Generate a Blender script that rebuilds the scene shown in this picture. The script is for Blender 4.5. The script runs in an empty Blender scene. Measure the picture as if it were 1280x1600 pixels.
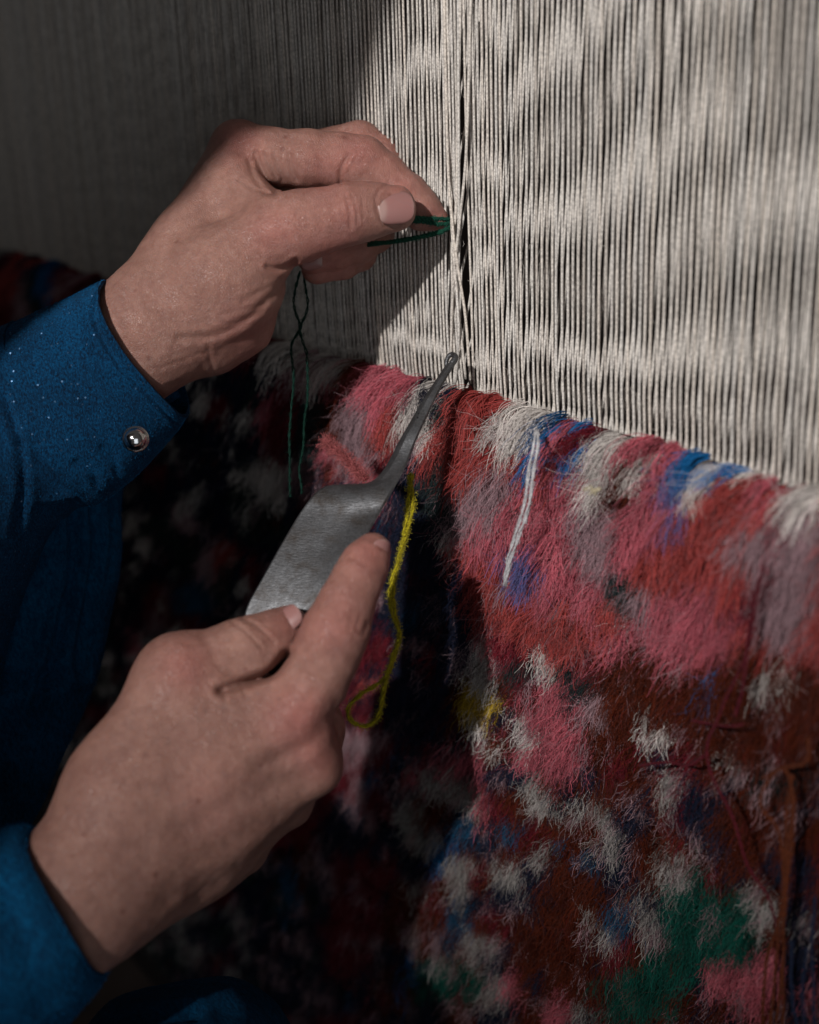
import bpy, math, random
import numpy as np
from mathutils import Vector, Matrix
rng = np.random.default_rng(7); random.seed(7)
S = bpy.context.scene
COL = S.collection
CM = 0.01

# ------------------------------------------------------------------ camera (all work below is in cm, x along the loom, y into it, z up)
F = 2100.0                                   # focal length in pixels of the 1280 x 1600 photograph
def nrm(v): v = np.array(v, float); return v / np.linalg.norm(v)
XC = nrm((1590, -670, 2100)); ZC = np.array((-210, 6100, 2100.0)); ZC = nrm(ZC - XC * (ZC @ XC)); YC = np.cross(ZC, XC)
RW = np.array([XC, YC, ZC])                  # world = CAM + RW @ cam
def camv(px, py, Z): return np.array([(px-640)/F*Z, (800-py)/F*Z, -Z])
CAM = -(RW @ camv(705, 345, 43.0))           # the pinch point on the warp is the origin
def W(px, py, Z): return CAM + RW @ camv(px, py, Z)
def ON(px, py, y=0.0):                       # the point of the plane y = const that is seen at a pixel
    d = RW @ camv(px, py, 1.0); t = (y - CAM[1]) / d[1]; return CAM + d * t
def PX(P):                                   # world cm (n,3) -> pixel x, y
    c = (P - CAM) @ RW
    return 640 + F*c[:, 0]/-c[:, 2], 800 - F*c[:, 1]/-c[:, 2]
cd = bpy.data.cameras.new('camera'); cam = bpy.data.objects.new('camera', cd); COL.objects.link(cam)
M = Matrix([list(RW[i]) + [CAM[i]*CM] for i in range(3)] + [[0, 0, 0, 1]])
cam.matrix_world = M
cd.sensor_fit = 'HORIZONTAL'; cd.sensor_width = 24; cd.lens = 24*F/1280
cd.clip_start = .01; cd.clip_end = 50
cd.dof.use_dof = True; cd.dof.focus_distance = .425; cd.dof.aperture_fstop = 6.0; cd.dof.aperture_blades = 7
S.camera = cam

# ------------------------------------------------------------------ light
wd = bpy.data.worlds.new('World'); S.world = wd; wd.use_nodes = True
wd.node_tree.nodes['Background'].inputs[0].default_value = (1.0, .93, .90, 1)
wd.node_tree.nodes['Background'].inputs[1].default_value = .045
def aim(o, p, t):
    o.location = Vector(p)*CM; o.rotation_euler = (Vector(t)-Vector(p)).to_track_quat('-Z', 'Y').to_euler()
ld = bpy.data.lights.new('window_lamp', 'SPOT'); lo = bpy.data.objects.new('window_lamp', ld); COL.objects.link(lo)
LT = nrm((-.55, 1, -.60))                     # travel direction of the light
aim(lo, np.array((1.2, 0, -1.)) - LT*300, (1.2, 0, -1.)); ld.energy = 345; ld.shadow_soft_size = .03; ld.color = (1.0, .97, .95)
ld.spot_size = math.radians(11.3); ld.spot_blend = 1.0
fd = bpy.data.lights.new('fill_light', 'AREA'); fo = bpy.data.objects.new('fill_light', fd); COL.objects.link(fo)  # added soft fill from the camera side; no doorway stands there
fd.shape = 'RECTANGLE'; fd.size = 1.0; fd.size_y = 1.4; fd.energy = 4.4; fd.color = (.88, .94, 1.0); aim(fo, (190, -95, -5), (0, -8, -8))
S.view_settings.view_transform = 'Standard'; S.view_settings.look = 'None'; S.view_settings.exposure = 0; S.view_settings.gamma = 1
S.cycles.use_denoising = True; S.cycles.max_bounces = 5; S.cycles.diffuse_bounces = 3; S.cycles.glossy_bounces = 2
S.cycles.transmission_bounces = 2; S.cycles.sample_clamp_indirect = 4

# ------------------------------------------------------------------ helpers
def tag(o, label=None, cat=None, group=None, kind=None):
    for k, v in (('label', label), ('category', cat), ('group', group), ('kind', kind)):
        if v: o[k] = v
    return o
def empty(name, loc=(0, 0, 0)):
    o = bpy.data.objects.new(name, None); COL.objects.link(o); o.location = Vector(loc)*CM; o.empty_display_size = .02; return o
def obj(name, V, Fc, mat, parent=None, smooth=True, base=None, colors=None):
    """V in world cm; base = object origin (cm)."""
    V = np.asarray(V, float)
    b = np.array(base if base is not None else ((parent.location / CM) if parent else V.mean(0)), float)
    me = bpy.data.meshes.new(name)
    me.from_pydata(((V-b)*CM).tolist(), [], [tuple(f) for f in Fc]); me.update()
    if smooth: me.polygons.foreach_set('use_smooth', [True]*len(me.polygons))
    if colors is not None:
        a = me.color_attributes.new('col', 'FLOAT_COLOR', 'POINT')
        a.data.foreach_set('color', np.c_[colors, np.ones(len(V))].astype(np.float32).ravel())
    o = bpy.data.objects.new(name, me); COL.objects.link(o)
    if mat: me.materials.append(mat)
    o.location = Vector(b)*CM
    if parent:
        o.parent = parent; o.location = Vector(b)*CM - parent_world(parent)
    return o
def parent_world(p):
    v = Vector(p.location)
    while p.parent: p = p.parent; v += p.location
    return v
def hashn(ix, iy, iz):
    h = (ix*374761393 + iy*668265263 + iz*2147483647 + 1013904223) & 0xffffffff
    h = ((h ^ (h >> 13)) * 1274126177) & 0xffffffff
    return ((h ^ (h >> 16)) & 0xffff) / 65535.0
def noise(P, s=1.0, seed=0):                 # value noise in [-1, 1]
    P = np.asarray(P, float)*s + seed*17.31; i = np.floor(P).astype(np.int64); f = P - i; f = f*f*(3-2*f)
    r = 0
    for a in (0, 1):
        for b in (0, 1):
            for c in (0, 1):
                w = (f[..., 0] if a else 1-f[..., 0])*(f[..., 1] if b else 1-f[..., 1])*(f[..., 2] if c else 1-f[..., 2])
                r = r + w*hashn(i[..., 0]+a, i[..., 1]+b, i[..., 2]+c)
    return r*2-1
def spline(P, n):
    P = np.array(P, float); k = len(P); Q = np.vstack([2*P[0]-P[1], P, 2*P[-1]-P[-2]])
    t = np.linspace(0, k-1-1e-9, n); i = t.astype(int); u = (t-i)[:, None]
    a, b, c, d = Q[i], Q[i+1], Q[i+2], Q[i+3]
    return .5*(2*b + (c-a)*u + (2*a-5*b+4*c-d)*u*u + (3*b-a-3*c+d)*u**3)
def frames(C):
    T = np.gradient(C, axis=0); T /= np.linalg.norm(T, axis=1)[:, None]+1e-12
    N = np.zeros_like(T); v = np.array([0.3, -.9, .2]); v = v - T[0]*(v@T[0]); N[0] = v/np.linalg.norm(v)
    for i in range(1, len(C)):
        v = N[i-1] - T[i]*(N[i-1]@T[i]); N[i] = v/np.linalg.norm(v)
    return T, N, np.cross(T, N)
def tube(C, r, m=8, caps=True):
    C = np.asarray(C, float); n = len(C); T, N, B = frames(C); r = np.broadcast_to(r, (n,))
    a = np.linspace(0, 2*np.pi, m, endpoint=False)
    V = C[:, None] + r[:, None, None]*(np.cos(a)[None, :, None]*N[:, None] + np.sin(a)[None, :, None]*B[:, None])
    V = V.reshape(-1, 3); Fc = []
    for i in range(n-1):
        for j in range(m):
            Fc.append((i*m+j, i*m+(j+1) % m, (i+1)*m+(j+1) % m, (i+1)*m+j))
    if caps: Fc.append(tuple(range(m-1, -1, -1))); Fc.append(tuple(range((n-1)*m, n*m)))
    return V, Fc
def merge(parts):
    V, Fc, k = [], [], 0
    for v, f in parts:
        V.append(v); Fc += [tuple(i+k for i in q) for q in f]; k += len(v)
    return np.vstack(V), Fc
def yarn(P, r, plies=2, pitch=.5, n=None, m=6, wob=.0, seed=0):
    P = np.array(P, float); L = np.linalg.norm(np.diff(P, axis=0), axis=1).sum()
    n = n or max(12, int(L/pitch*7)); C = spline(P, n)
    if wob: C = C + wob*np.stack([noise(C, 1.3, seed), noise(C, 1.3, seed+3), noise(C, 1.3, seed+5)], 1)
    T, N, B = frames(C); s = np.r_[0, np.cumsum(np.linalg.norm(np.diff(C, axis=0), axis=1))]
    rr = r*(1+.12*noise(C, 4, seed))
    out = []
    for p in range(plies):
        a = s/pitch*2*np.pi + p*2*np.pi/plies
        a = a + 1.3*noise(C, 1.1, seed+20) + .5*noise(C, 3.1, seed+21+p); ro = (r*(.58 + .30*noise(C, 1.7, seed+23)))[:, None]
        D = C + ro*(np.cos(a)[:, None]*N + np.sin(a)[:, None]*B)
        out.append(tube(D, rr*(.60 + .13*noise(D, 7, seed+25+p)), m))
    return merge(out)

# ------------------------------------------------------------------ materials
def mat(name, color=(.5, .5, .5), rough=.6, metal=0, **kw):
    m = bpy.data.materials.new(name); m.use_nodes = True; nt = m.node_tree; b = nt.nodes['Principled BSDF']
    b.inputs['Base Color'].default_value = (*color, 1); b.inputs['Roughness'].default_value = rough; b.inputs['Metallic'].default_value = metal
    for k, v in kw.items(): b.inputs[k.replace('_', ' ')].default_value = v
    return m, nt, b
def N_(nt, t, **kw):
    n = nt.nodes.new(t)
    for k, v in kw.items():
        if k in n.inputs: n.inputs[k].default_value = v
        elif k.replace('_', ' ') in n.inputs: n.inputs[k.replace('_', ' ')].default_value = v
        else: setattr(n, k, v)
    return n
def ramp(nt, fac, stops):
    r = nt.nodes.new('ShaderNodeValToRGB'); e = r.color_ramp.elements
    while len(e) < len(stops): e.new(.5)
    for k, (p, c) in enumerate(stops): e[k].position = p; e[k].color = (*c, 1) if len(c) == 3 else c
    nt.links.new(fac, r.inputs[0]); return r.outputs[0]
def mixc(nt, fac, a, b, mode='MIX'):
    n = nt.nodes.new('ShaderNodeMix'); n.data_type = 'RGBA'; n.blend_type = mode
    for s, v in ((n.inputs[0], fac), (n.inputs[6], a), (n.inputs[7], b)):
        if isinstance(v, (int, float)): s.default_value = v
        elif isinstance(v, tuple): s.default_value = (*v, 1)
        else: nt.links.new(v, s)
    return n.outputs[2]
def bump(nt, b, h, strength, dist, prev=None):
    n = nt.nodes.new('ShaderNodeBump'); n.inputs['Strength'].default_value = strength; n.inputs['Distance'].default_value = dist
    nt.links.new(h, n.inputs['Height'])
    if prev: nt.links.new(prev, n.inputs['Normal'])
    nt.links.new(n.outputs[0], b.inputs['Normal']); return n.outputs[0]

def make_skin():
    m, nt, b = mat('skin', (.42, .24, .19), .44)
    b.inputs['Subsurface Weight'].default_value = .35; b.inputs['Subsurface Radius'].default_value = (1, .35, .18)
    b.inputs['Subsurface Scale'].default_value = .003; b.inputs['Specular IOR Level'].default_value = .55
    tc = N_(nt, 'ShaderNodeTexCoord'); at = N_(nt, 'ShaderNodeAttribute', attribute_name='col')
    n1 = N_(nt, 'ShaderNodeTexNoise', Scale=90, Detail=4, Roughness=.6); nt.links.new(tc.outputs['Object'], n1.inputs['Vector'])
    n2 = N_(nt, 'ShaderNodeTexNoise', Scale=420, Detail=3, Roughness=.6); nt.links.new(tc.outputs['Object'], n2.inputs['Vector'])
    c = mixc(nt, 1.0, at.outputs['Color'], ramp(nt, n1.outputs[0], [(.3, (.86, .80, .80)), (.7, (1.1, 1.06, 1.04))]), 'MULTIPLY')
    c = mixc(nt, 1.0, c, ramp(nt, n2.outputs[0], [(.35, (.90, .86, .85)), (.65, (1.06, 1.06, 1.06))]), 'MULTIPLY')
    # sparse small freckles and pores
    v0 = N_(nt, 'ShaderNodeTexVoronoi', Scale=120); nt.links.new(tc.outputs['Object'], v0.inputs['Vector'])
    c = mixc(nt, 1.0, c, ramp(nt, v0.outputs['Distance'], [(.05, (.72, .62, .6)), (.14, (1, 1, 1))]), 'MULTIPLY')
    nt.links.new(c, b.inputs['Base Color'])
    # cross-hatched fine skin relief: voronoi cells stretched, plus fine noise
    mp = N_(nt, 'ShaderNodeMapping'); mp.inputs['Rotation'].default_value = (0.4, 0.9, .5); mp.inputs['Scale'].default_value = (1, 1, 2.6)
    nt.links.new(tc.outputs['Object'], mp.inputs['Vector'])
    v1 = N_(nt, 'ShaderNodeTexVoronoi', Scale=1300, feature='DISTANCE_TO_EDGE'); nt.links.new(mp.outputs[0], v1.inputs['Vector'])
    r1 = ramp(nt, v1.outputs['Distance'], [(0, (0, 0, 0)), (.22, (1, 1, 1))])
    p = bump(nt, b, r1, .7, .00016)
    n3 = N_(nt, 'ShaderNodeTexNoise', Scale=260, Detail=5, Roughness=.65); nt.links.new(tc.outputs['Object'], n3.inputs['Vector'])
    bump(nt, b, n3.outputs[0], .45, .0006, p)
    return m
SKIN = make_skin()
def make_nail():
    m, nt, b = mat('nail', (.5, .26, .25), .38); b.inputs['Subsurface Weight'].default_value = .15; b.inputs['Subsurface Radius'].default_value = (1, .4, .3); b.inputs['Subsurface Scale'].default_value = .002
    b.inputs['Specular IOR Level'].default_value = .45
    at = N_(nt, 'ShaderNodeAttribute', attribute_name='col'); nt.links.new(at.outputs['Color'], b.inputs['Base Color'])
    return m
NAIL = make_nail()
def make_cloth(name, dark, light, spark, sc=1.0):
    m, nt, b = mat(name, light, .75); b.inputs['Specular IOR Level'].default_value = .15; tc = N_(nt, 'ShaderNodeTexCoord')
    mpc = N_(nt, 'ShaderNodeMapping'); mpc.inputs['Scale'].default_value = (1, 1.7, .75); mpc.inputs['Rotation'].default_value = (.3, .5, .2); nt.links.new(tc.outputs['Object'], mpc.inputs['Vector'])
    n1 = N_(nt, 'ShaderNodeTexNoise', Scale=1500*sc, Detail=5, Roughness=.75); nt.links.new(mpc.outputs[0], n1.inputs['Vector'])
    n2 = N_(nt, 'ShaderNodeTexNoise', Scale=60, Detail=4, Roughness=.6); nt.links.new(tc.outputs['Object'], n2.inputs['Vector'])
    c = ramp(nt, n1.outputs[0], [(.40, dark), (.60, light)])
    c = mixc(nt, 1.0, c, ramp(nt, n2.outputs[0], [(.3, (.6, .6, .62)), (.7, (1.2, 1.15, 1.15))]), 'MULTIPLY')
    nt.links.new(c, b.inputs['Base Color'])
    b.inputs['Sheen Weight'].default_value = .04; b.inputs['Sheen Roughness'].default_value = .4; b.inputs['Sheen Tint'].default_value = (.2, .5, .9, 1)
    bump(nt, b, n1.outputs[0], .9, .0010)
    if spark:                                 # metallic threads knitted in: sparse glossy flecks
        v = N_(nt, 'ShaderNodeTexVoronoi', Scale=1500*sc); nt.links.new(tc.outputs['Object'], v.inputs['Vector'])
        sx = N_(nt, 'ShaderNodeSeparateColor'); nt.links.new(v.outputs['Color'], sx.inputs[0])
        a = N_(nt, 'ShaderNodeMath', operation='GREATER_THAN'); nt.links.new(sx.outputs[0], a.inputs[0]); a.inputs[1].default_value = 1-spark
        k = N_(nt, 'ShaderNodeMath', operation='LESS_THAN'); nt.links.new(v.outputs['Distance'], k.inputs[0]); k.inputs[1].default_value = .42
        f = N_(nt, 'ShaderNodeMath', operation='MULTIPLY'); nt.links.new(a.outputs[0], f.inputs[0]); nt.links.new(k.outputs[0], f.inputs[1])
        g = N_(nt, 'ShaderNodeBsdfGlossy'); g.inputs['Roughness'].default_value = .5; g.inputs[0].default_value = (.13, .25, .42, 1)
        nn = N_(nt, 'ShaderNodeVectorMath', operation='SUBTRACT'); nt.links.new(v.outputs['Color'], nn.inputs[0]); nn.inputs[1].default_value = (.5, .5, .5)
        ge = N_(nt, 'ShaderNodeNewGeometry'); ad = N_(nt, 'ShaderNodeVectorMath', operation='MULTIPLY_ADD')
        nt.links.new(nn.outputs[0], ad.inputs[0]); ad.inputs[1].default_value = (1.1,)*3; nt.links.new(ge.outputs['Normal'], ad.inputs[2])
        no = N_(nt, 'ShaderNodeVectorMath', operation='NORMALIZE'); nt.links.new(ad.outputs[0], no.inputs[0]); nt.links.new(no.outputs[0], g.inputs['Normal'])
        mx = N_(nt, 'ShaderNodeMixShader'); nt.links.new(f.outputs[0], mx.inputs[0]); nt.links.new(b.outputs[0], mx.inputs[1]); nt.links.new(g.outputs[0], mx.inputs[2])
        nt.links.new(mx.outputs[0], nt.nodes['Material Output'].inputs[0])
    return m
CLOTH = make_cloth('glitter_knit', (.001, .008, .026), (.001, .085, .22), .020, 1.0)
CLOTH2 = make_cloth('blue_velour', (.001, .045, .12), (.001, .11, .26), .002, .4)
SCARF = make_cloth('scarf_cloth', (.03, .01, .012), (.08, .02, .03), 0, .3)
def make_steel():
    m, nt, b = mat('worn_steel', (.2, .2, .2), .45, .8); tc = N_(nt, 'ShaderNodeTexCoord')
    n1 = N_(nt, 'ShaderNodeTexNoise', Scale=130, Detail=6, Roughness=.7); nt.links.new(tc.outputs['Object'], n1.inputs['Vector'])
    n2 = N_(nt, 'ShaderNodeTexNoise', Scale=1500, Detail=4, Roughness=.7); nt.links.new(tc.outputs['Object'], n2.inputs['Vector'])
    n3 = N_(nt, 'ShaderNodeTexVoronoi', Scale=520); nt.links.new(tc.outputs['Object'], n3.inputs['Vector'])
    n4 = N_(nt, 'ShaderNodeTexNoise', Scale=60, Detail=2); nt.links.new(tc.outputs['Object'], n4.inputs['Vector'])
    c = ramp(nt, n1.outputs[0], [(.3, (.07, .058, .05)), (.5, (.13, .13, .135)), (.7, (.21, .215, .225))])
    c = mixc(nt, .8, c, ramp(nt, n2.outputs[0], [(.3, (.6, .6, .6)), (.6, (1.1, 1.1, 1.1))]), 'MULTIPLY')
    pit = ramp(nt, n3.outputs['Distance'], [(.10, (.0, .0, .0)), (.24, (1, 1, 1))])
    where = ramp(nt, n4.outputs[0], [(.60, (1, 1, 1)), (.68, (0, 0, 0))])
    pm = mixc(nt, 1, pit, where, 'LIGHTEN')
    c = mixc(nt, 1, c, ramp(nt, pm, [(0, (.22, .22, .24)), (1, (1, 1, 1))]), 'MULTIPLY')
    nt.links.new(c, b.inputs['Base Color'])
    nt.links.new(ramp(nt, n1.outputs[0], [(.3, (.58,)*3), (.7, (.38,)*3)]), b.inputs['Roughness'])
    mp = N_(nt, 'ShaderNodeMapping'); mp.inputs['Scale'].default_value = (1, 1, 8); mp.inputs['Rotation'].default_value = (.2, .6, 0); nt.links.new(tc.outputs['Object'], mp.inputs['Vector'])
    n5 = N_(nt, 'ShaderNodeTexNoise', Scale=500, Detail=3); nt.links.new(mp.outputs[0], n5.inputs['Vector'])
    p = bump(nt, b, n5.outputs[0], .35, .0003); bump(nt, b, n2.outputs[0], .3, .0002, p)
    return m
STEEL = make_steel()
def yarn_mat(name, c, fuzz=1.0):
    m, nt, b = mat(name, c, .85); tc = N_(nt, 'ShaderNodeTexCoord'); n1 = N_(nt, 'ShaderNodeTexNoise', Scale=1400, Detail=3); nt.links.new(tc.outputs['Object'], n1.inputs['Vector'])
    nt.links.new(ramp(nt, n1.outputs[0], [(.3, tuple(x*.55 for x in c)), (.65, tuple(min(1, x*1.2) for x in c))]), b.inputs['Base Color'])
    b.inputs['Sheen Weight'].default_value = .03; b.inputs['Specular IOR Level'].default_value = .15; bump(nt, b, n1.outputs[0], .8 if fuzz == 1 else .4, .0004); return m
WARP_M = yarn_mat('warp_cotton', (.70, .655, .605), .6)
nt = WARP_M.node_tree; b = nt.nodes['Principled BSDF']; src = b.inputs['Base Color'].links[0].from_socket; oi = N_(nt, 'ShaderNodeObjectInfo')
nt.links.new(mixc(nt, 1.0, src, ramp(nt, oi.outputs['Random'], [(0, (.78, .75, .72)), (.5, (1, 1, 1)), (1, (1.05, 1.0, .95))]), 'MULTIPLY'), b.inputs['Base Color'])
HAIR_M, nt, b = mat('dyed_wool', (.5, .1, .1), .8)
at = N_(nt, 'ShaderNodeAttribute', attribute_name='col'); nt.links.new(at.outputs['Color'], b.inputs['Base Color']); b.inputs['Specular IOR Level'].default_value = .08
# ------------------------------------------------------------------ the setting behind the loom
def box(x0, x1, y0, y1, z0, z1):
    V = np.array([(x, y, z) for x in (x0, x1) for y in (y0, y1) for z in (z0, z1)], float)
    return V, [(0, 1, 3, 2), (4, 6, 7, 5), (0, 4, 5, 1), (2, 3, 7, 6), (0, 2, 6, 4), (1, 5, 7, 3)]
wm, nt, b = mat('dark_plaster', (.12, .085, .07), .9); tc = N_(nt, 'ShaderNodeTexCoord'); n1 = N_(nt, 'ShaderNodeTexNoise', Scale=9, Detail=6)
nt.links.new(tc.outputs['Object'], n1.inputs['Vector']); nt.links.new(ramp(nt, n1.outputs[0], [(.3, (.05, .035, .03)), (.7, (.13, .10, .09))]), b.inputs['Base Color'])
tag(obj('wall', *box(-260, 160, 45, 60, -70, 160), wm, smooth=False), kind='structure')
tag(obj('floor', *box(-260, 160, -160, 45, -78, -70.2), wm, smooth=False), kind='structure')

# ------------------------------------------------------------------ fell line: where the knotted carpet stops and the bare warp begins
FELLP = [(-60, 385), (0, 393), (60, 405), (110, 418), (180, 440), (250, 475), (330, 508), (420, 532), (500, 556), (560, 565), (620, 579), (700, 604), (740, 612), (820, 634), (900, 657), (960, 672), (1030, 692), (1120, 719), (1190, 748), (1280, 770), (1400, 800)]
FW = np.array([ON(*p) for p in FELLP])
def zfell(x): return np.interp(x, FW[:, 0], FW[:, 2])

# ------------------------------------------------------------------ warp: one part per front thread, the back layer joined
PITCH = .227
x0 = ON(-40, 300)[0]; x1 = ON(1330, 300)[0]
warp = empty('warp', (ON(700, 600)[0], 0, zfell(0)))
tag(warp, 'pale cotton warp threads stretched upright on the loom above the knotted carpet', 'warp')
xs = np.arange(x0, x1, PITCH); back = []
XG = ON(733, 480)[0]                           # the dark gap beside the threads pulled towards the needle
GREEN_TIP = ON(708, 347)
for k, x in enumerate(xs):
    n = 26; zf = zfell(x); z = zf - .25 + (34-zf)*np.linspace(0, 1, n)**1.6
    h = z - zf
    wob = .022*noise(np.stack([np.full(n, x*7), z*.11, z*0], 1), 1, 1) + .004*noise(np.stack([np.full(n, x*9), z*.9, z*0], 1), 1, 2)
    fan = .015*math.sin(k*1.7)*(np.clip(h/20, 0, 1))
    X = x + wob + fan + .010*rng.normal()
    Y = -.10 + .05*noise(np.stack([np.full(n, x*3), z*.1, z*0], 1), 1, 4)
    Y = Y + .12*np.exp(-h/1.2)
    dx = x - XG
    # sideways squeeze: the threads just left of the gap lean towards the pinch point
    X = X + (-.09 if dx < 0 else .13)*math.exp(-abs(dx)/.7)
    if -2.4 < dx < 0: X = X - .18*np.exp(-((z-zf-2.6)/3.0)**2)*(1+dx/2.4)
    if 0 <= dx < 1.5: X = X + .10*np.exp(-((z-zf-2.6)/3.0)**2)
    C = np.stack([X, Y, z], 1)
    near = x > ON(430, 300)[0]
    V, Fc = tube(C, .039*(1+.02*noise(C, 2.5, k)), 8 if near else 5, caps=False)
    o = obj('warp_thread', V, Fc, WARP_M, warp)
    # back layer
    hb = np.clip(h, 0, None)
    Xb = x + PITCH*.5 + wob*.7 + .05*noise(np.stack([np.full(n, x*5), z*.07, z*0], 1), 1, 8)*.5 + .012*rng.normal()
    Yb = .05 + .16*(1-np.exp(-hb/1.2)) + .085*hb + .10*noise(np.stack([np.full(n, x*.22), hb*.16, z*0], 1), 1, 31)*np.clip(hb/3, 0, 1)
    de = Xb + 1.45*Yb - (XG + .04); Xb = Xb + .21*np.tanh(de/.05)*np.exp(-(de/.5)**2)
    back.append(tube(np.stack([Xb, Yb, z], 1), .042, 6 if near else 4, caps=False))
V, Fc = merge(back); tag(obj('back_warp_layer', V, Fc, WARP_M, warp), kind='stuff')
# threads pulled forward by the hook and the green yarn
pulled = [
    [(728, 592, .0), (716, 480, -.3), (706, 352, -.35), (712, 340, -.3), (716, 180, -.2), (720, -10, -.15)],
    [(735, 600, .0), (728, 500, -.25), (716, 420, -.4), (707, 350, -.45), (700, 250, -.25), (694, -10, -.15)],
    [(704, 590, -.0), (708, 450, -.3), (719, 340, -.45), (729, 230, -.35), (736, -10, -.15)],
    [(712, 600, .0), (717, 520, -.35), (713, 430, -.3), (717, 330, -.25), (716, -10, -.2)]]
for q in pulled:
    P = spline([ON(a, b_, y) for a, b_, y in q], 40)
    V, Fc = tube(P, .046*(1+.1*noise(P, 2.5, 3)), 8); obj('warp_thread', V, Fc, WARP_M, warp)

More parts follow.
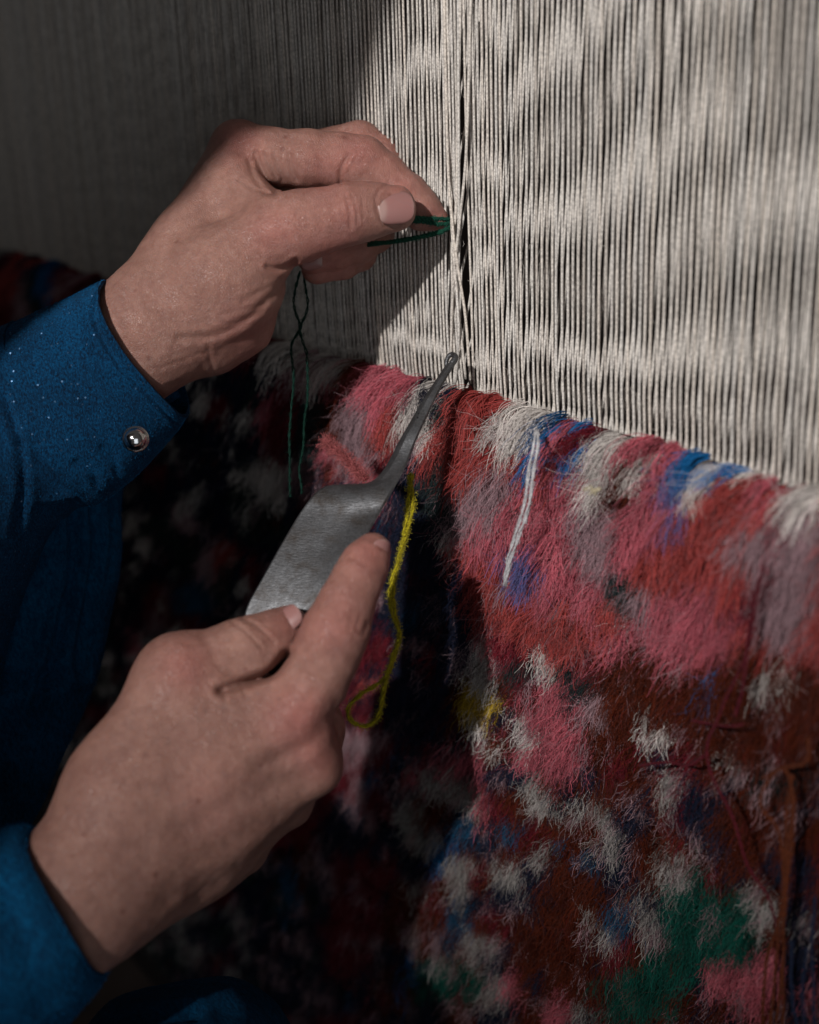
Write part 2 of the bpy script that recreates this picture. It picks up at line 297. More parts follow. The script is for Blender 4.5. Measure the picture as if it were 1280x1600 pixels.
# ------------------------------------------------------------------ colours of the wool, with the hand's shade painted into some dark areas
CC = dict(P=(.47, .105, .135), R=(.36, .058, .052), B=(.085, .015, .006), D=(.14, .012, .02), W=(.62, .57, .53), L=(.012, .13, .34), N=(.012, .016, .035),
          G=(.006, .080, .058), Y=(.50, .33, .02), M=(.32, .20, .22), K=(.022, .035, .036), V=(.12, .12, .30), T=(.012, .07, .14))
BL = """440 548 42 16 0 M;428 640 26 50 0 P;445 660 22 70 0 D;487 640 28 80 0 K;455 560 60 16 8 W;480 575 36 12 10 W;470 590 20 20 0 M;539 565 32 10 5 W;545 598 22 46 35 B;518 670 12 70 8 B;592 582 36 11 8 W;640 586 30 14 10 P
600 618 58 42 15 P;553 655 24 34 10 M;566 705 32 40 0 M;619 672 26 45 5 R;668 607 24 11 -10 W;650 660 20 30 0 W;668 628 34 9 -15 N;640 700 16 22 0 M;590 740 30 14 30 P;520 700 24 12 40 P
720 600 20 6 0 G;700 622 14 10 0 N;700 650 26 40 15 K;730 680 48 62 5 R;718 750 34 50 5 R;760 622 26 11 0 B;805 632 34 13 -5 R;770 700 30 60 0 R;855 643 46 9 10 W;803 672 26 32 10 W;848 664 30 16 -20 L;832 705 9 32 8 L
900 668 38 14 0 D;930 660 30 8 0 L;925 688 48 15 -22 L;880 705 24 24 20 D;962 690 42 13 -10 W;930 725 34 16 -45 M;995 697 26 14 10 P;1030 690 26 10 15 P;965 722 32 14 -40 P;1058 712 52 17 -15 W;1010 730 30 14 -20 W;965 780 18 44 15 B;922 770 18 66 18 W;885 745 16 34 15 L
1085 735 46 18 -25 L;1055 760 20 20 -30 L;1050 800 8 28 0 V;1115 720 12 7 0 P;1130 718 30 9 20 L;1160 738 50 13 8 W;1120 755 30 14 -20 W;1085 800 18 70 25 W;1010 790 30 50 10 P;1150 795 52 44 0 R;1205 775 34 20 -35 P;1195 745 16 12 0 R;1250 757 20 10 0 P;1250 795 40 24 20 W;1262 845 26 34 0 K;1225 872 14 22 10 W
765 778 36 60 5 M;770 830 24 24 0 V;685 790 14 24 0 Y;692 850 12 38 -15 W;720 800 26 34 0 M;800 850 56 60 0 P;838 875 48 36 0 V;870 800 50 70 10 P;900 900 60 60 0 P;935 840 40 60 0 M;760 930 64 52 20 R;820 960 50 36 20 R;1065 950 11 26 0 L;982 918 26 26 0 K;1030 945 46 38 0 M;985 985 20 13 20 W
1110 900 80 110 0 R;1090 960 70 60 0 P;1190 920 24 80 10 D;1240 920 40 90 0 M;1000 1010 90 30 0 P;900 990 60 36 0 R;1170 850 30 30 0 M
1180 1110 110 110 0 B;1000 1090 110 70 0 B;735 1010 22 36 0 K;752 1045 30 48 -10 W;822 1045 22 20 0 K;852 1038 12 28 -25 W;903 1073 38 36 0 K;930 1110 20 30 20 M;754 1097 30 20 0 Y;745 1130 18 14 0 W;850 1130 50 66 10 P;822 1145 14 40 -40 W;900 1170 20 30 0 P;880 1200 34 30 0 P
705 1192 56 20 -15 P;768 1168 16 12 -30 W;750 1240 14 50 20 P;692 1222 48 13 12 W;735 1245 20 15 0 W;640 1268 17 36 -10 W;663 1318 26 13 10 W;692 1262 32 34 0 B;728 1288 20 20 0 T;692 1327 12 10 0 L;790 1290 20 20 0 T;836 1240 18 40 -25 W;885 1268 38 11 20 W;930 1275 34 13 40 W;953 1320 17 24 0 W;852 1345 17 32 10 W;900 1315 34 42 0 B
800 1372 24 36 0 W;806 1384 12 16 0 N;728 1362 16 36 0 W;700 1352 12 12 0 W;658 1388 19 23 0 W;660 1388 7 8 0 N;920 1372 15 40 -25 T;965 1430 20 34 -25 T;652 1460 16 34 -15 W;706 1502 36 13 0 W;736 1480 13 22 0 W;770 1470 16 12 0 W;720 1440 22 26 0 T;700 1532 62 26 0 G;645 1530 20 7 -25 L
775 1550 26 30 0 W;800 1540 14 14 0 P;870 1490 66 66 0 B;900 1410 60 50 0 B;930 1440 14 12 0 W;950 1466 30 14 0 W;1030 1415 42 44 0 W;1035 1420 14 18 0 N;1020 1395 10 10 0 N;1062 1362 22 34 -20 W;1085 1325 26 11 30 W;1115 1450 84 64 20 G;1010 1540 70 44 -20 G;1043 1222 18 24 0 W;1020 1140 22 30 0 W;1035 1170 16 14 0 N
1156 1168 15 44 0 W;1150 1230 10 30 0 W;1207 1140 60 60 0 B;1117 1073 16 28 0 L;1205 1050 36 14 -30 W;1225 1040 14 14 0 K;1167 1290 56 60 0 B;1195 1412 19 40 -15 W;1162 1540 56 46 0 P;1268 1535 22 50 0 P;915 1580 44 16 0 W;1255 1440 24 150 0 N;1258 1450 9 24 0 W;870 1580 20 30 0 P;1120 1240 30 20 0 N;1090 1260 20 30 0 N;1215 1210 22 30 0 K
650 880 48 150 4 N;690 760 22 60 0 K;705 980 36 90 0 N;660 1100 60 60 0 N;20 440 26 30 0 R;75 440 14 36 0 L;110 440 26 22 0 D;40 480 10 60 0 M;100 490 26 40 0 D;150 447 26 14 0 N;160 470 26 10 -25 W;95 455 14 12 0 M
425 745 30 34 0 W;470 740 30 20 0 M;330 880 16 34 0 M;310 935 30 26 0 T;350 860 16 22 0 R;250 980 18 20 0 M;290 800 20 20 0 M;215 1010 8 34 0 P;650 960 10 30 0 T;655 1000 14 14 0 M;560 1160 40 30 0 M;590 1310 20 24 0 N;480 1350 12 60 0 B;455 1395 12 60 0 T;560 1250 16 16 0 M"""
BLOBS = []  # navy and black blobs beside the index finger paint in the hand's shadow
for q in BL.replace('\n', ';').split(';'):
    t = q.split(); b5 = list(map(float, t[:5])); g = 1.28 if (t[5] in 'WL' and b5[1] < 800 and b5[0] > 500) else 1.0
    BLOBS.append((b5[0], b5[1], b5[2]*g, b5[3]*g, b5[4], t[5]))
def wool_color(P):
    px, py = PX(P); n = len(P); px = px + rng.normal(size=n)*np.where(py > 1040, 7.5, 3.0); py = py + rng.normal(size=n)*np.where(py > 1040, 8.5, 3.5)
    w = np.stack([px, py, py*0], 1)
    qx = px + 11*noise(w, 1/38, 1) + 7*noise(w, 1/13, 2); qy = py + 13*noise(w, 1/34, 3) + 9*noise(w, 1/12, 4)
    nb = noise(w, 1/48, 9); ns = noise(w, 1/22, 11)
    col = np.empty((n, 3)); col[:] = CC['B']
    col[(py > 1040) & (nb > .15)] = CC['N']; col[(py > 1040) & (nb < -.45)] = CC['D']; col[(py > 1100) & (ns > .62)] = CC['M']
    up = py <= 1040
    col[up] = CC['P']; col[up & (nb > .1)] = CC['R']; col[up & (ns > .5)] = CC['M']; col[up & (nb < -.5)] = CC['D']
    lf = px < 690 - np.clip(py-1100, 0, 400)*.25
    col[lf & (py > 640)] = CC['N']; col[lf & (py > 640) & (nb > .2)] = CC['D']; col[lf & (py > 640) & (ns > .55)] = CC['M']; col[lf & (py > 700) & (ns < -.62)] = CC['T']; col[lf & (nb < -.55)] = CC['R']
    dl = px < 515; col[dl] = CC['N']; col[dl & (nb > .35)] = CC['D']; col[dl & (nb < -.35)] = CC['K']; col[dl & (ns > .5)] = CC['M']; col[dl & (ns < -.66)] = CC['B']  # left part: missing hand shadow put in as darker wool
    far = px < 400
    col[far & (ns > .35)] = CC['W']
    for cx, cy, rx, ry, an, c in BLOBS:
        a = math.radians(an); dx = qx-cx; dy = qy-cy
        u = (dx*math.cos(a)+dy*math.sin(a))/rx; v = (-dx*math.sin(a)+dy*math.cos(a))/ry
        col[u*u+v*v < 1] = CC[c]
    lum = (col.min(1) > .4) & (py > 1180); col[lum] *= .52      # white wool dimmed lower down: light falloff put into its colour
    return col

# ------------------------------------------------------------------ carpet
carpet = empty('carpet', (ON(700, 600)[0], 0, zfell(0)-20))
tag(carpet, 'unfinished shaggy wool carpet in red, pink, cream, blue and green below the warp', 'carpet')
bm_, nt, b = mat('carpet_foundation', (.02, .012, .012), .95)
gx = np.linspace(-60, 32, 140); gt = np.linspace(0, 1, 24); V = []
for t in gt:
    for x in gx: V.append((x, -.12 - .25*min(1, t*12), zfell(x)+.02 - t*44))
V = np.array(V); nF = V.copy(); nF[:, 1] += .6; k = len(gx)
Fc = [(i*k+j, (i+1)*k+j, (i+1)*k+j+1, i*k+j+1) for i in range(len(gt)-1) for j in range(k-1)]
obj('woven_ground', V, Fc, bm_, carpet)
# knots: every knot is a tuft of wool fibres
gx = np.arange(-46, 20, .27); rows = np.arange(0, 40, .27)
A, B_ = np.meshgrid(gx, rows); A = A.ravel(); B_ = B_.ravel()
A = A + rng.uniform(-.10, .10, len(A)); B_ = B_ + rng.uniform(-.10, .10, len(A))*(B_ > .1)
root = np.stack([A, np.full(len(A), -.15), zfell(A) - .05 - B_ + (B_ < .2)*rng.uniform(-.1, .22, len(A))], 1)
px, py = PX(root + np.array([0, -1.3, -1.2])); keep = (px > -60) & (px < 1345) & (py < 1660)
root = root[keep]; row = B_[keep]; nk = len(root)
def tuft_paths(root, row, n=9):
    m = len(root); lowf = noise(root*np.array([1, 0, 1]), .45, 21); mid = noise(root*np.array([1, 0, 1]), 1.1, 23); fi = noise(root*np.array([1, 0, 1]), 3.1, 27)
    L = (1.75 + .35*lowf + .30*mid + .34*fi + .32*rng.normal(size=m))*np.interp(row, [0, 4, 9], [1.0, .84, .58])
    top = np.exp(-row/1.6)
    th0 = np.radians(12 - 26*(1-top) + 8*rng.normal(size=m) + 10*mid)       # 0 = straight out of the loom, negative = down
    th1 = np.radians(-72 - 12*(1-top) + 15*rng.normal(size=m) + 20*fi + 10*lowf)
    sw0 = np.radians(-6 + 14*mid + 10*rng.normal(size=m)); sw1 = np.radians(-8 + 30*lowf + 30*fi + 27*rng.normal(size=m))
    P = [root]; s = L[:, None]/(n-1)
    for i in range(n-1):
        t = (i+.5)/(n-1); e = t**.85
        th = th0 + (th1-th0)*e; sw = sw0*(1-t) + sw1*t
        d = np.stack([np.cos(th)*np.sin(sw) + .25*np.sin(sw)*np.sin(-th), -np.cos(th)*np.cos(sw), np.sin(th)], 1); d /= np.linalg.norm(d, axis=1)[:, None]
        P.append(P[-1] + d*s)
    return np.stack(P, 1)
TP = tuft_paths(root, row)
vis = TP[:, 5]
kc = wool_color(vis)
mx_ = rng.random(nk) + (row < 5); kc[mx_ < .04] = CC['M']; kc[(mx_ > .04) & (mx_ < .10)] *= .45; kc[(mx_ > .10) & (mx_ < .14)] = kc[(mx_ > .10) & (mx_ < .14)]*.5 + np.array(CC['D'])*.5
kc = kc*(1 + .20*rng.normal(size=(nk, 1))).clip(.55, 1.5)
wt = np.array([1, 1, 1.])
PXr, PYr = PX(vis)
dens = np.where(PXr > 480, 25, 8).astype(int)
dens = np.where((row < 5) & (PXr > 480), 28, dens)
idx = np.repeat(np.arange(nk), dens); ns_ = len(idx)
t = np.linspace(0, 1, TP.shape[1])[None, :, None]
base = TP[idx]
off = rng.normal(size=(ns_, 1, 3))*np.array([1, .8, 1])
fr = base + off*(.055 + .16*t**1.1)
q = (base[:, -1] - base[:, 0])*0
wv = rng.normal(size=(ns_, base.shape[1], 3))*(np.where(row[idx] < 5, .036, .068)[:, None, None])
for i in range(1, base.shape[1]): wv[:, i] += wv[:, i-1]*.82
fr = fr + wv*np.linspace(.2, 1, base.shape[1])[None, :, None]
Ls = rng.uniform(.72, 1.05, (ns_, 1, 1)); fr = fr[:, :1] + (fr - fr[:, :1])*Ls
fr[:, :, 1] = np.minimum(fr[:, :, 1], -.05)
rad = np.where(PXr[idx] > 480, .0095, .021)[:, None]*np.linspace(1, .45, base.shape[1])[None]*rng.uniform(.8, 1.25, (ns_, 1))
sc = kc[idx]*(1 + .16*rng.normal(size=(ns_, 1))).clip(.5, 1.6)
pale = rng.random(ns_) < .03; sc[pale] = sc[pale]*.6 + np.array([.16, .12, .13])*(sc[pale].mean(1, keepdims=True)*3+.15)
def hair(name, fr, rad, sc, parent, m=HAIR_M):
    n, k = fr.shape[:2]; hc = bpy.data.hair_curves.new(name); hc.add_curves([k]*n)
    b = np.array(parent_world(parent))/CM
    hc.attributes['position'].data.foreach_set('vector', ((fr-b)*CM).astype(np.float32).ravel())
    r = hc.attributes.get('radius') or hc.attributes.new('radius', 'FLOAT', 'POINT'); r.data.foreach_set('value', (rad*CM).astype(np.float32).ravel())
    c = hc.attributes.new('col', 'FLOAT_COLOR', 'CURVE'); c.data.foreach_set('color', np.c_[sc, np.ones(n)].astype(np.float32).ravel())
    hc.materials.append(m); o = bpy.data.objects.new(name, hc); COL.objects.link(o); o.parent = parent; return o
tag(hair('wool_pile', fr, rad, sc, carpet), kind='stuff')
# stray fibres standing off the pile: thin, curly, paler
ids = rng.choice(nk, 110000, p=(np.where(PXr > 480, 1., .25)/np.where(PXr > 480, 1., .25).sum()))
b0 = TP[ids][:, rng.integers(4, 8)]; k = 12
d = np.stack([rng.normal(size=len(ids))*.8, -np.abs(rng.normal(size=len(ids)))*.7-.1, rng.normal(size=len(ids))*.8 - .5], 1); d /= np.linalg.norm(d, axis=1)[:, None]
P = [b0]; turn = rng.normal(size=d.shape)*.5
L = rng.uniform(.4, 1.0, len(ids))*(1+.6*rng.random(len(ids))**4)*np.where(row[ids] > 7, .8, 1.15)/(k-1)
for i in range(k-1):
    d = d + turn*.5 + rng.normal(size=d.shape)*.12 + np.array([0, .03, -.05]); d /= np.linalg.norm(d, axis=1)[:, None]; P.append(P[-1] + d*L[:, None])
fz = np.stack(P, 1); cz = kc[ids]*.7 + np.array([.16, .12, .13])*(kc[ids].mean(1, keepdims=True)*2.4+.04)
tag(hair('loose_fibres', fz, np.full((len(ids), k), .0038)*np.linspace(1, .6, k), cz, carpet), kind='stuff')
# lint standing off the warp
lx = rng.uniform(ON(480, 300)[0], x1, 1600); lz = zfell(lx) + rng.uniform(0, 1, 1600)**1.3*26; P = [np.stack([lx, np.full(1600, -.13), lz], 1)]
d = nrm((0, 0, 1)) + rng.normal(size=(1600, 3))*.7; d[:, 1] = -np.abs(d[:, 1])*.7; L = rng.uniform(.05, .35, 1600)/5
for i in range(5):
    d = d + rng.normal(size=d.shape)*.35; d /= np.linalg.norm(d, axis=1)[:, None]; P.append(P[-1] + d*L[:, None])
tag(hair('lint', np.stack(P, 1), np.full((1600, 6), .004), np.tile([.6, .55, .5], (1600, 1)), warp), kind='stuff')
def fuzz_on(V, Fc, n, ln, col, parent, name='fuzz', r=.004, jit=.25, keep=None):
    V = np.asarray(V); Q = np.array([f for f in Fc if len(f) == 4]); A_ = V[Q]; nv = np.cross(A_[:, 2]-A_[:, 0], A_[:, 3]-A_[:, 1]); ar = np.linalg.norm(nv, axis=1)+1e-9; nv /= ar[:, None]
    if name == 'nap': ar = ar*(Q.max(1) < len(V)//2)
    nv *= np.sign(((CAM - A_.mean(1))*nv).sum(1))[:, None]
    c = A_.mean(1); vis = ((CAM - c)*nv).sum(1) > -.3*np.linalg.norm(CAM-c, axis=1)
    w = ar*vis; i = rng.choice(len(Q), n, p=w/w.sum()); u = rng.random((n, 1)); v = rng.random((n, 1))
    p = A_[i, 0]*(1-u)*(1-v) + A_[i, 1]*u*(1-v) + A_[i, 2]*u*v + A_[i, 3]*(1-u)*v
    if keep is not None: m = keep(p); p = p[m]; i = i[m]; n = len(p)
    d = nv[i] + rng.normal(size=(n, 3))*.8; L = ln*rng.uniform(.4, 1.3, n)/4; P = [p - nv[i]*.01]
    for k_ in range(4):
        d = d + rng.normal(size=d.shape)*.5; d /= np.linalg.norm(d, axis=1)[:, None]; P.append(P[-1] + d*L[:, None])
    cl = np.array(col)*(1 + jit*rng.normal(size=(n, 1))).clip(.3, 2)
    return tag(hair(name, np.stack(P, 1), np.full((n, 5), r), cl, parent), kind='stuff')
print('strands', ns_)
# ------------------------------------------------------------------ skin surfaces: distance fields of tapered limbs, blended and polygonised
def surface_nets(D, o, h):
    sgn = D < 0; nx, ny, nz = D.shape
    c = [(0, 0, 0), (1, 0, 0), (0, 1, 0), (1, 1, 0), (0, 0, 1), (1, 0, 1), (0, 1, 1), (1, 1, 1)]
    sl = lambda a, q: a[q[0]:nx-1+q[0], q[1]:ny-1+q[1], q[2]:nz-1+q[2]]
    cnt = sum(sl(sgn, q).astype(np.int8) for q in c); cells = np.argwhere((cnt > 0) & (cnt < 8))
    idx = -np.ones((nx-1, ny-1, nz-1), np.int64); idx[tuple(cells.T)] = np.arange(len(cells))
    acc = np.zeros((len(cells), 3)); num = np.zeros(len(cells))
    for a in range(8):
        for b_ in range(a+1, 8):
            if sum(abs(c[a][i]-c[b_][i]) for i in range(3)) != 1: continue
            da = D[tuple((cells+c[a]).T)]; db = D[tuple((cells+c[b_]).T)]; m = (da < 0) != (db < 0)
            t = np.where(m, da/np.where(m, da-db, 1), 0)[:, None]
            acc += np.where(m[:, None], np.array(c[a]) + t*(np.array(c[b_])-np.array(c[a])), 0); num += m
    V = (cells + acc/num[:, None])*h + o
    Q = []
    for ax in range(3):
        u, v = (ax+1) % 3, (ax+2) % 3
        e = [slice(None)]*3; e1 = [slice(None)]*3; e[ax] = slice(0, -1); e1[ax] = slice(1, None)
        for k in (u, v): e[k] = slice(1, -1); e1[k] = slice(1, -1)
        A_ = sgn[tuple(e)]; Bq = sgn[tuple(e1)]; w = np.argwhere(A_ != Bq); inside = A_[tuple(w.T)]
        p = w.copy(); p[:, u] += 1; p[:, v] += 1
        du = np.zeros(3, int); du[u] = 1; dv = np.zeros(3, int); dv[v] = 1
        q = np.stack([idx[tuple((p-du-dv).T)], idx[tuple((p-dv).T)], idx[tuple(p.T)], idx[tuple((p-du).T)]], 1)
        q[~inside] = q[~inside][:, ::-1]; Q.append(q)
    return V, np.vstack(Q)
def field(groups, lo, hi, h, detail=None):
    """groups: list of (k_join, k_inside, [(p0, r0, p1, r1), ...]) in grid space; each group is a smooth union, joined to the rest with k_join."""
    n = np.ceil((np.array(hi)-lo)/h).astype(int)+1; D = np.full(n, 9.0, np.float32)
    ax = [lo[i] + h*np.arange(n[i]) for i in range(3)]
    def smin(a, b_, k):
        if k <= 0: return np.minimum(a, b_)
        q = np.clip(.5+.5*(b_-a)/k, 0, 1); return b_*(1-q) + a*q - k*q*(1-q)
    for kj, ki, caps in groups:
        G = np.full(n, 9.0, np.float32)
        for p0, r0, p1, r1 in caps:
            p0 = np.array(p0, float); p1 = np.array(p1, float); R = max(r0, r1)+1.3
            a0 = [max(0, int((min(p0[i], p1[i])-R-lo[i])/h)) for i in range(3)]; a1 = [min(n[i], int((max(p0[i], p1[i])+R-lo[i])/h)+2) for i in range(3)]
            if any(a1[i] <= a0[i] for i in range(3)): continue
            sl = tuple(slice(a0[i], a1[i]) for i in range(3))
            X = np.stack(np.meshgrid(*[ax[i][sl[i]] for i in range(3)], indexing='ij'), -1).astype(np.float32)
            d = p1-p0; L2 = d@d
            t = np.clip(((X-p0.astype(np.float32))@d.astype(np.float32))/L2, 0, 1) if L2 > 1e-9 else np.zeros(X.shape[:3], np.float32)
            dist = np.sqrt((((X-p0.astype(np.float32)) - t[..., None]*d.astype(np.float32))**2).sum(-1)) - (r0+(r1-r0)*t)
            G[sl] = smin(G[sl], dist, ki)
        D = smin(D, G, kj)
    if detail is not None: D = detail(D, ax)
    return D
def limb(*pts):                               # chain of (px, py, depth, r px) -> capsules in camera space
    q = []
    for p in pts:
        x, y, Z, r = p; q.append((camv(x, y, Z), r*Z/F))
    if len(q) == 1: return [(q[0][0], q[0][1], q[0][0], q[0][1])]
    return [(a[0], a[1], b_[0], b_[1]) for a, b_ in zip(q[:-1], q[1:])]
def seg_dist(x, y, pts):
    P = spline([(a, b_, 0) for a, b_ in pts], max(6, 4*len(pts)))[:, :2]; d = np.full(x.shape, 1e9, np.float32); 
    for (a, b_) in zip(P[:-1], P[1:]):
        e = b_-a; t = np.clip(((x-a[0])*e[0]+(y-a[1])*e[1])/(e@e+1e-9), 0, 1)
        d = np.minimum(d, (x-a[0]-t*e[0])**2 + (y-a[1]-t*e[1])**2)
    return np.sqrt(d)
def hand(groups, creases, bumps, h, lo, hi):
    def detail(D, ax):
        i = np.argwhere(np.abs(D) < .35); Xc = ax[0][i[:, 0]]; Yc = ax[1][i[:, 1]]; Zc = -ax[2][i[:, 2]]
        px = 640 + F*Xc/Zc; py = 800 - F*Yc/Zc; add = np.zeros(len(i), np.float32)
        for pts, w, dep, Z0 in creases:
            bb = (px > min(p[0] for p in pts)-4*w) & (px < max(p[0] for p in pts)+4*w) & (py > min(p[1] for p in pts)-4*w) & (py < max(p[1] for p in pts)+4*w) & (Zc < Z0)
            if not bb.any(): continue
            d = seg_dist(px[bb], py[bb], pts); add[bb] += dep*np.exp(-(d/w)**2) - dep*.35*np.exp(-((d-2.0*w)/(w*1.1))**2)
        for x, y, r, a, Z0 in bumps:
            q = ((px-x)**2+(py-y)**2)/r**2; add -= a*np.exp(-q)*(Zc < Z0)
        P = np.stack([Xc, Yc, Zc], 1); add += .012*noise(P, 2.2, 5) + .006*noise(P, 6, 6)
        D[tuple(i.T)] += add; return D
    D = field(groups, lo, hi, h, detail); return surface_nets(D, np.array(lo), h)

# ---- the weaver's left hand, holding green yarn at the warp
LH = [
 (.0, .75, limb((60, 640, 43.5, 100), (160, 572, 42.8, 92), (232, 517, 42.3, 88))
      + limb((232, 517, 42.3, 88), (300, 398, 42.9, 66), (372, 232, 43.6, 42))
      + limb((240, 510, 43.2, 84), (330, 380, 44.4, 62), (400, 236, 45.3, 40))
      + limb((250, 510, 43.6, 78), (340, 420, 45.0, 58), (420, 290, 46.0, 42))
      + limb((262, 500, 42.2, 78), (345, 440, 41.7, 72), (425, 366, 41.3, 55))
      + limb((300, 500, 42.5, 75), (368, 455, 42.0, 70))
      + limb((372, 300, 42.9, 46), (408, 330, 42.2, 44))),
 (.35, .3, limb((330, 528, 42.8, 58), (372, 500, 42.8, 56), (398, 470, 43.2, 40))),
 (.28, .25, limb((372, 232, 43.6, 40), (425, 244, 43.3, 42), (480, 248, 43.2, 43), (530, 250, 43.2, 40), (566, 256, 43.2, 41), (600, 276, 43.2, 35), (636, 305, 43.1, 33), (662, 330, 43.0, 29), (684, 342, 43.0, 17))),
 (.22, .3, limb((425, 366, 41.3, 54), (470, 353, 41.1, 53), (510, 343, 41.0, 46), (548, 334, 41.0, 45), (580, 329, 41.1, 40), (614, 325, 41.2, 36.5))),
 (.12, .2, limb((400, 236, 45.3, 38), (480, 240, 45.2, 34), (562, 226, 45.2, 35), (595, 246, 45.0, 31), (622, 285, 44.4, 27), (640, 315, 44.0, 24))),
 (.05, .2, limb((430, 330, 44.8, 40), (520, 350, 45.0, 30), (588, 366, 44.8, 27), (560, 383, 44.1, 28), (520, 393, 43.7, 28), (488, 402, 43.4, 25))),
 (.05, .2, limb((420, 370, 44.4, 40), (500, 385, 45.1, 30), (562, 396, 45.0, 26), (535, 408, 44.4, 27), (495, 420, 44.0, 24))),
]
LC = [  # creases: pixel path, width px, depth cm, only nearer than Z
 ([(447, 438), (425, 462), (388, 497), (355, 516), (327, 526), (280, 528)], 6, .045, 42.6),
 ([(463, 408), (448, 417), (432, 420), (418, 417)], 4, .07, 43), ([(440, 440), (415, 452), (380, 470)], 4, .02, 43),
 ([(400, 240), (408, 262), (418, 282), (432, 298)], 4.5, .07, 44), ([(412, 238), (420, 258), (432, 276)], 3, .03, 44), ([(428, 240), (436, 262), (442, 282)], 3, .03, 44), ([(390, 250), (396, 275), (415, 300), (430, 304)], 4, .03, 43.5),
 ([(452, 240), (455, 262), (464, 280)], 4, .045, 44), ([(546, 242), (534, 262), (532, 285)], 3.5, .05, 44), ([(556, 246), (545, 268)], 2.5, .02, 44), ([(372, 280), (395, 295), (430, 305)], 3, .03, 43),
 ([(640, 287), (606, 289), (589, 304), (590, 330), (603, 352), (628, 357)], 2.6, .035, 42),
 ([(541, 307), (547, 330), (548, 356)], 3.2, .035, 42), ([(549, 305), (557, 328), (558, 350)], 2.6, .03, 42), ([(533, 318), (537, 340)], 2.5, .018, 42), ([(566, 312), (568, 340)], 2.4, .015, 42),
 ([(345, 492), (380, 484), (415, 474)], 3, .010, 43), ([(350, 508), (382, 500), (410, 488)], 3, .011, 43), ([(335, 478), (375, 466), (412, 452)], 3, .008, 43), ([(318, 505), (290, 506), (255, 498)], 4, .009, 43), ([(325, 540), (330, 565), (335, 585)], 3.5, .018, 43), ([(250, 575), (290, 560), (325, 548)], 4, .016, 43),
 ([(232, 582), (262, 560), (300, 548)], 3, .01, 43), ([(615, 232), (640, 262), (668, 292)], 2.5, .01, 43.4)]
LB = [(368, 222, 30, .05, 44), (556, 330, 26, .03, 42), (430, 362, 38, .07, 42), (585, 322, 22, -.03, 41.6), (470, 265, 30, .02, 43.5), (250, 470, 40, -.03, 43), (385, 330, 22, -.05, 43), (640, 345, 16, .03, 43)]
# ---- the weaver's right hand, gripping the hooked knife
RH = [
 (.0, .85, limb((5, 1530, 35.0, 88), (75, 1450, 35.3, 96), (128, 1398, 35.6, 98))
      + limb((128, 1392, 35.6, 98), (215, 1300, 36.2, 92), (330, 1210, 36.7, 80), (455, 1128, 37.0, 57))
      + limb((140, 1360, 35.6, 92), (195, 1230, 36.2, 84), (284, 1062, 37.2, 66))
      + limb((150, 1390, 35.8, 88), (330, 1285, 37.0, 66), (484, 1194, 37.4, 50))
      + limb((165, 1400, 36.2, 72), (330, 1325, 37.8, 52), (447, 1248, 38.5, 43))
      + limb((170, 1400, 36.4, 70), (275, 1362, 37.6, 50), (375, 1322, 39.0, 42))
      + limb((260, 1200, 36.8, 90), (345, 1160, 37.1, 76), (415, 1120, 37.1, 58))
      + limb((284, 1062, 37.2, 64), (322, 1045, 37.3, 54)) + limb((300, 1100, 37.3, 62), (340, 1140, 37.2, 60))),
 (.40, .28, limb((455, 1128, 37.0, 56), (484, 1072, 36.8, 54), (508, 1026, 36.6, 50), (523, 988, 36.5, 50), (541, 945, 36.7, 42), (559, 905, 37.0, 38), (572, 878, 37.3, 34), (583, 859, 37.5, 27))),
 (.07, .3, limb((318, 1046, 37.3, 55), (345, 1034, 37.35, 52), (385, 1018, 37.5, 51), (420, 1000, 37.8, 42), (450, 981, 38.1, 35))),
 (.25, .3, limb((486, 1196, 37.5, 44), (498, 1140, 38.4, 38), (488, 1085, 39.6, 36), (440, 1062, 40.4, 32), (400, 1080, 39.8, 28))),
 (.25, .3, limb((447, 1248, 38.5, 42), (465, 1185, 39.8, 35), (450, 1130, 40.9, 33), (410, 1120, 41.2, 30), (375, 1140, 40.4, 27))),
 (.25, .3, limb((375, 1322, 39.0, 41), (415, 1250, 40.4, 31), (405, 1190, 41.4, 29), (370, 1180, 41.5, 27), (340, 1200, 40.8, 25))),
]
RC = [
 ([(524, 1098), (508, 1130), (486, 1158), (455, 1176), (405, 1198)], 12, .07, 38), ([(522, 1250), (490, 1262), (440, 1270), (390, 1300), (330, 1330)], 13, .035, 38.6), ([(470, 1222), (420, 1226), (360, 1250), (290, 1300)], 18, .04, 38),
 ([(345, 1079), (372, 1070), (400, 1060), (428, 1048), (448, 1022)], 7, .16, 38.2), ([(350, 1080), (352, 1094)], 4, .035, 37.6), ([(378, 1074), (384, 1086)], 4, .015, 37.6),
 ([(362, 972), (378, 982), (395, 998), (408, 1012)], 3, .028, 37.6), ([(380, 966), (398, 976), (416, 990), (428, 1003)], 3, .03, 37.8), ([(410, 975), (428, 985)], 2.5, .012, 38),
 ([(508, 946), (520, 938), (536, 936)], 3, .014, 37), ([(556, 985), (562, 965)], 3, .02, 37), ([(545, 985), (552, 962)], 3, .014, 37), ([(568, 990), (574, 975)], 4, .03, 37.2), ([(530, 880), (550, 872), (572, 882)], 4, .014, 37.5),
 ([(240, 1425), (275, 1395), (330, 1372)], 14, .035, 38), ([(258, 1400), (275, 1370), (300, 1352)], 14, .03, 37.5), ([(215, 1440), (180, 1430), (150, 1400)], 14, .02, 37),
 ([(240, 1300), (300, 1270)], 20, .01, 39)]
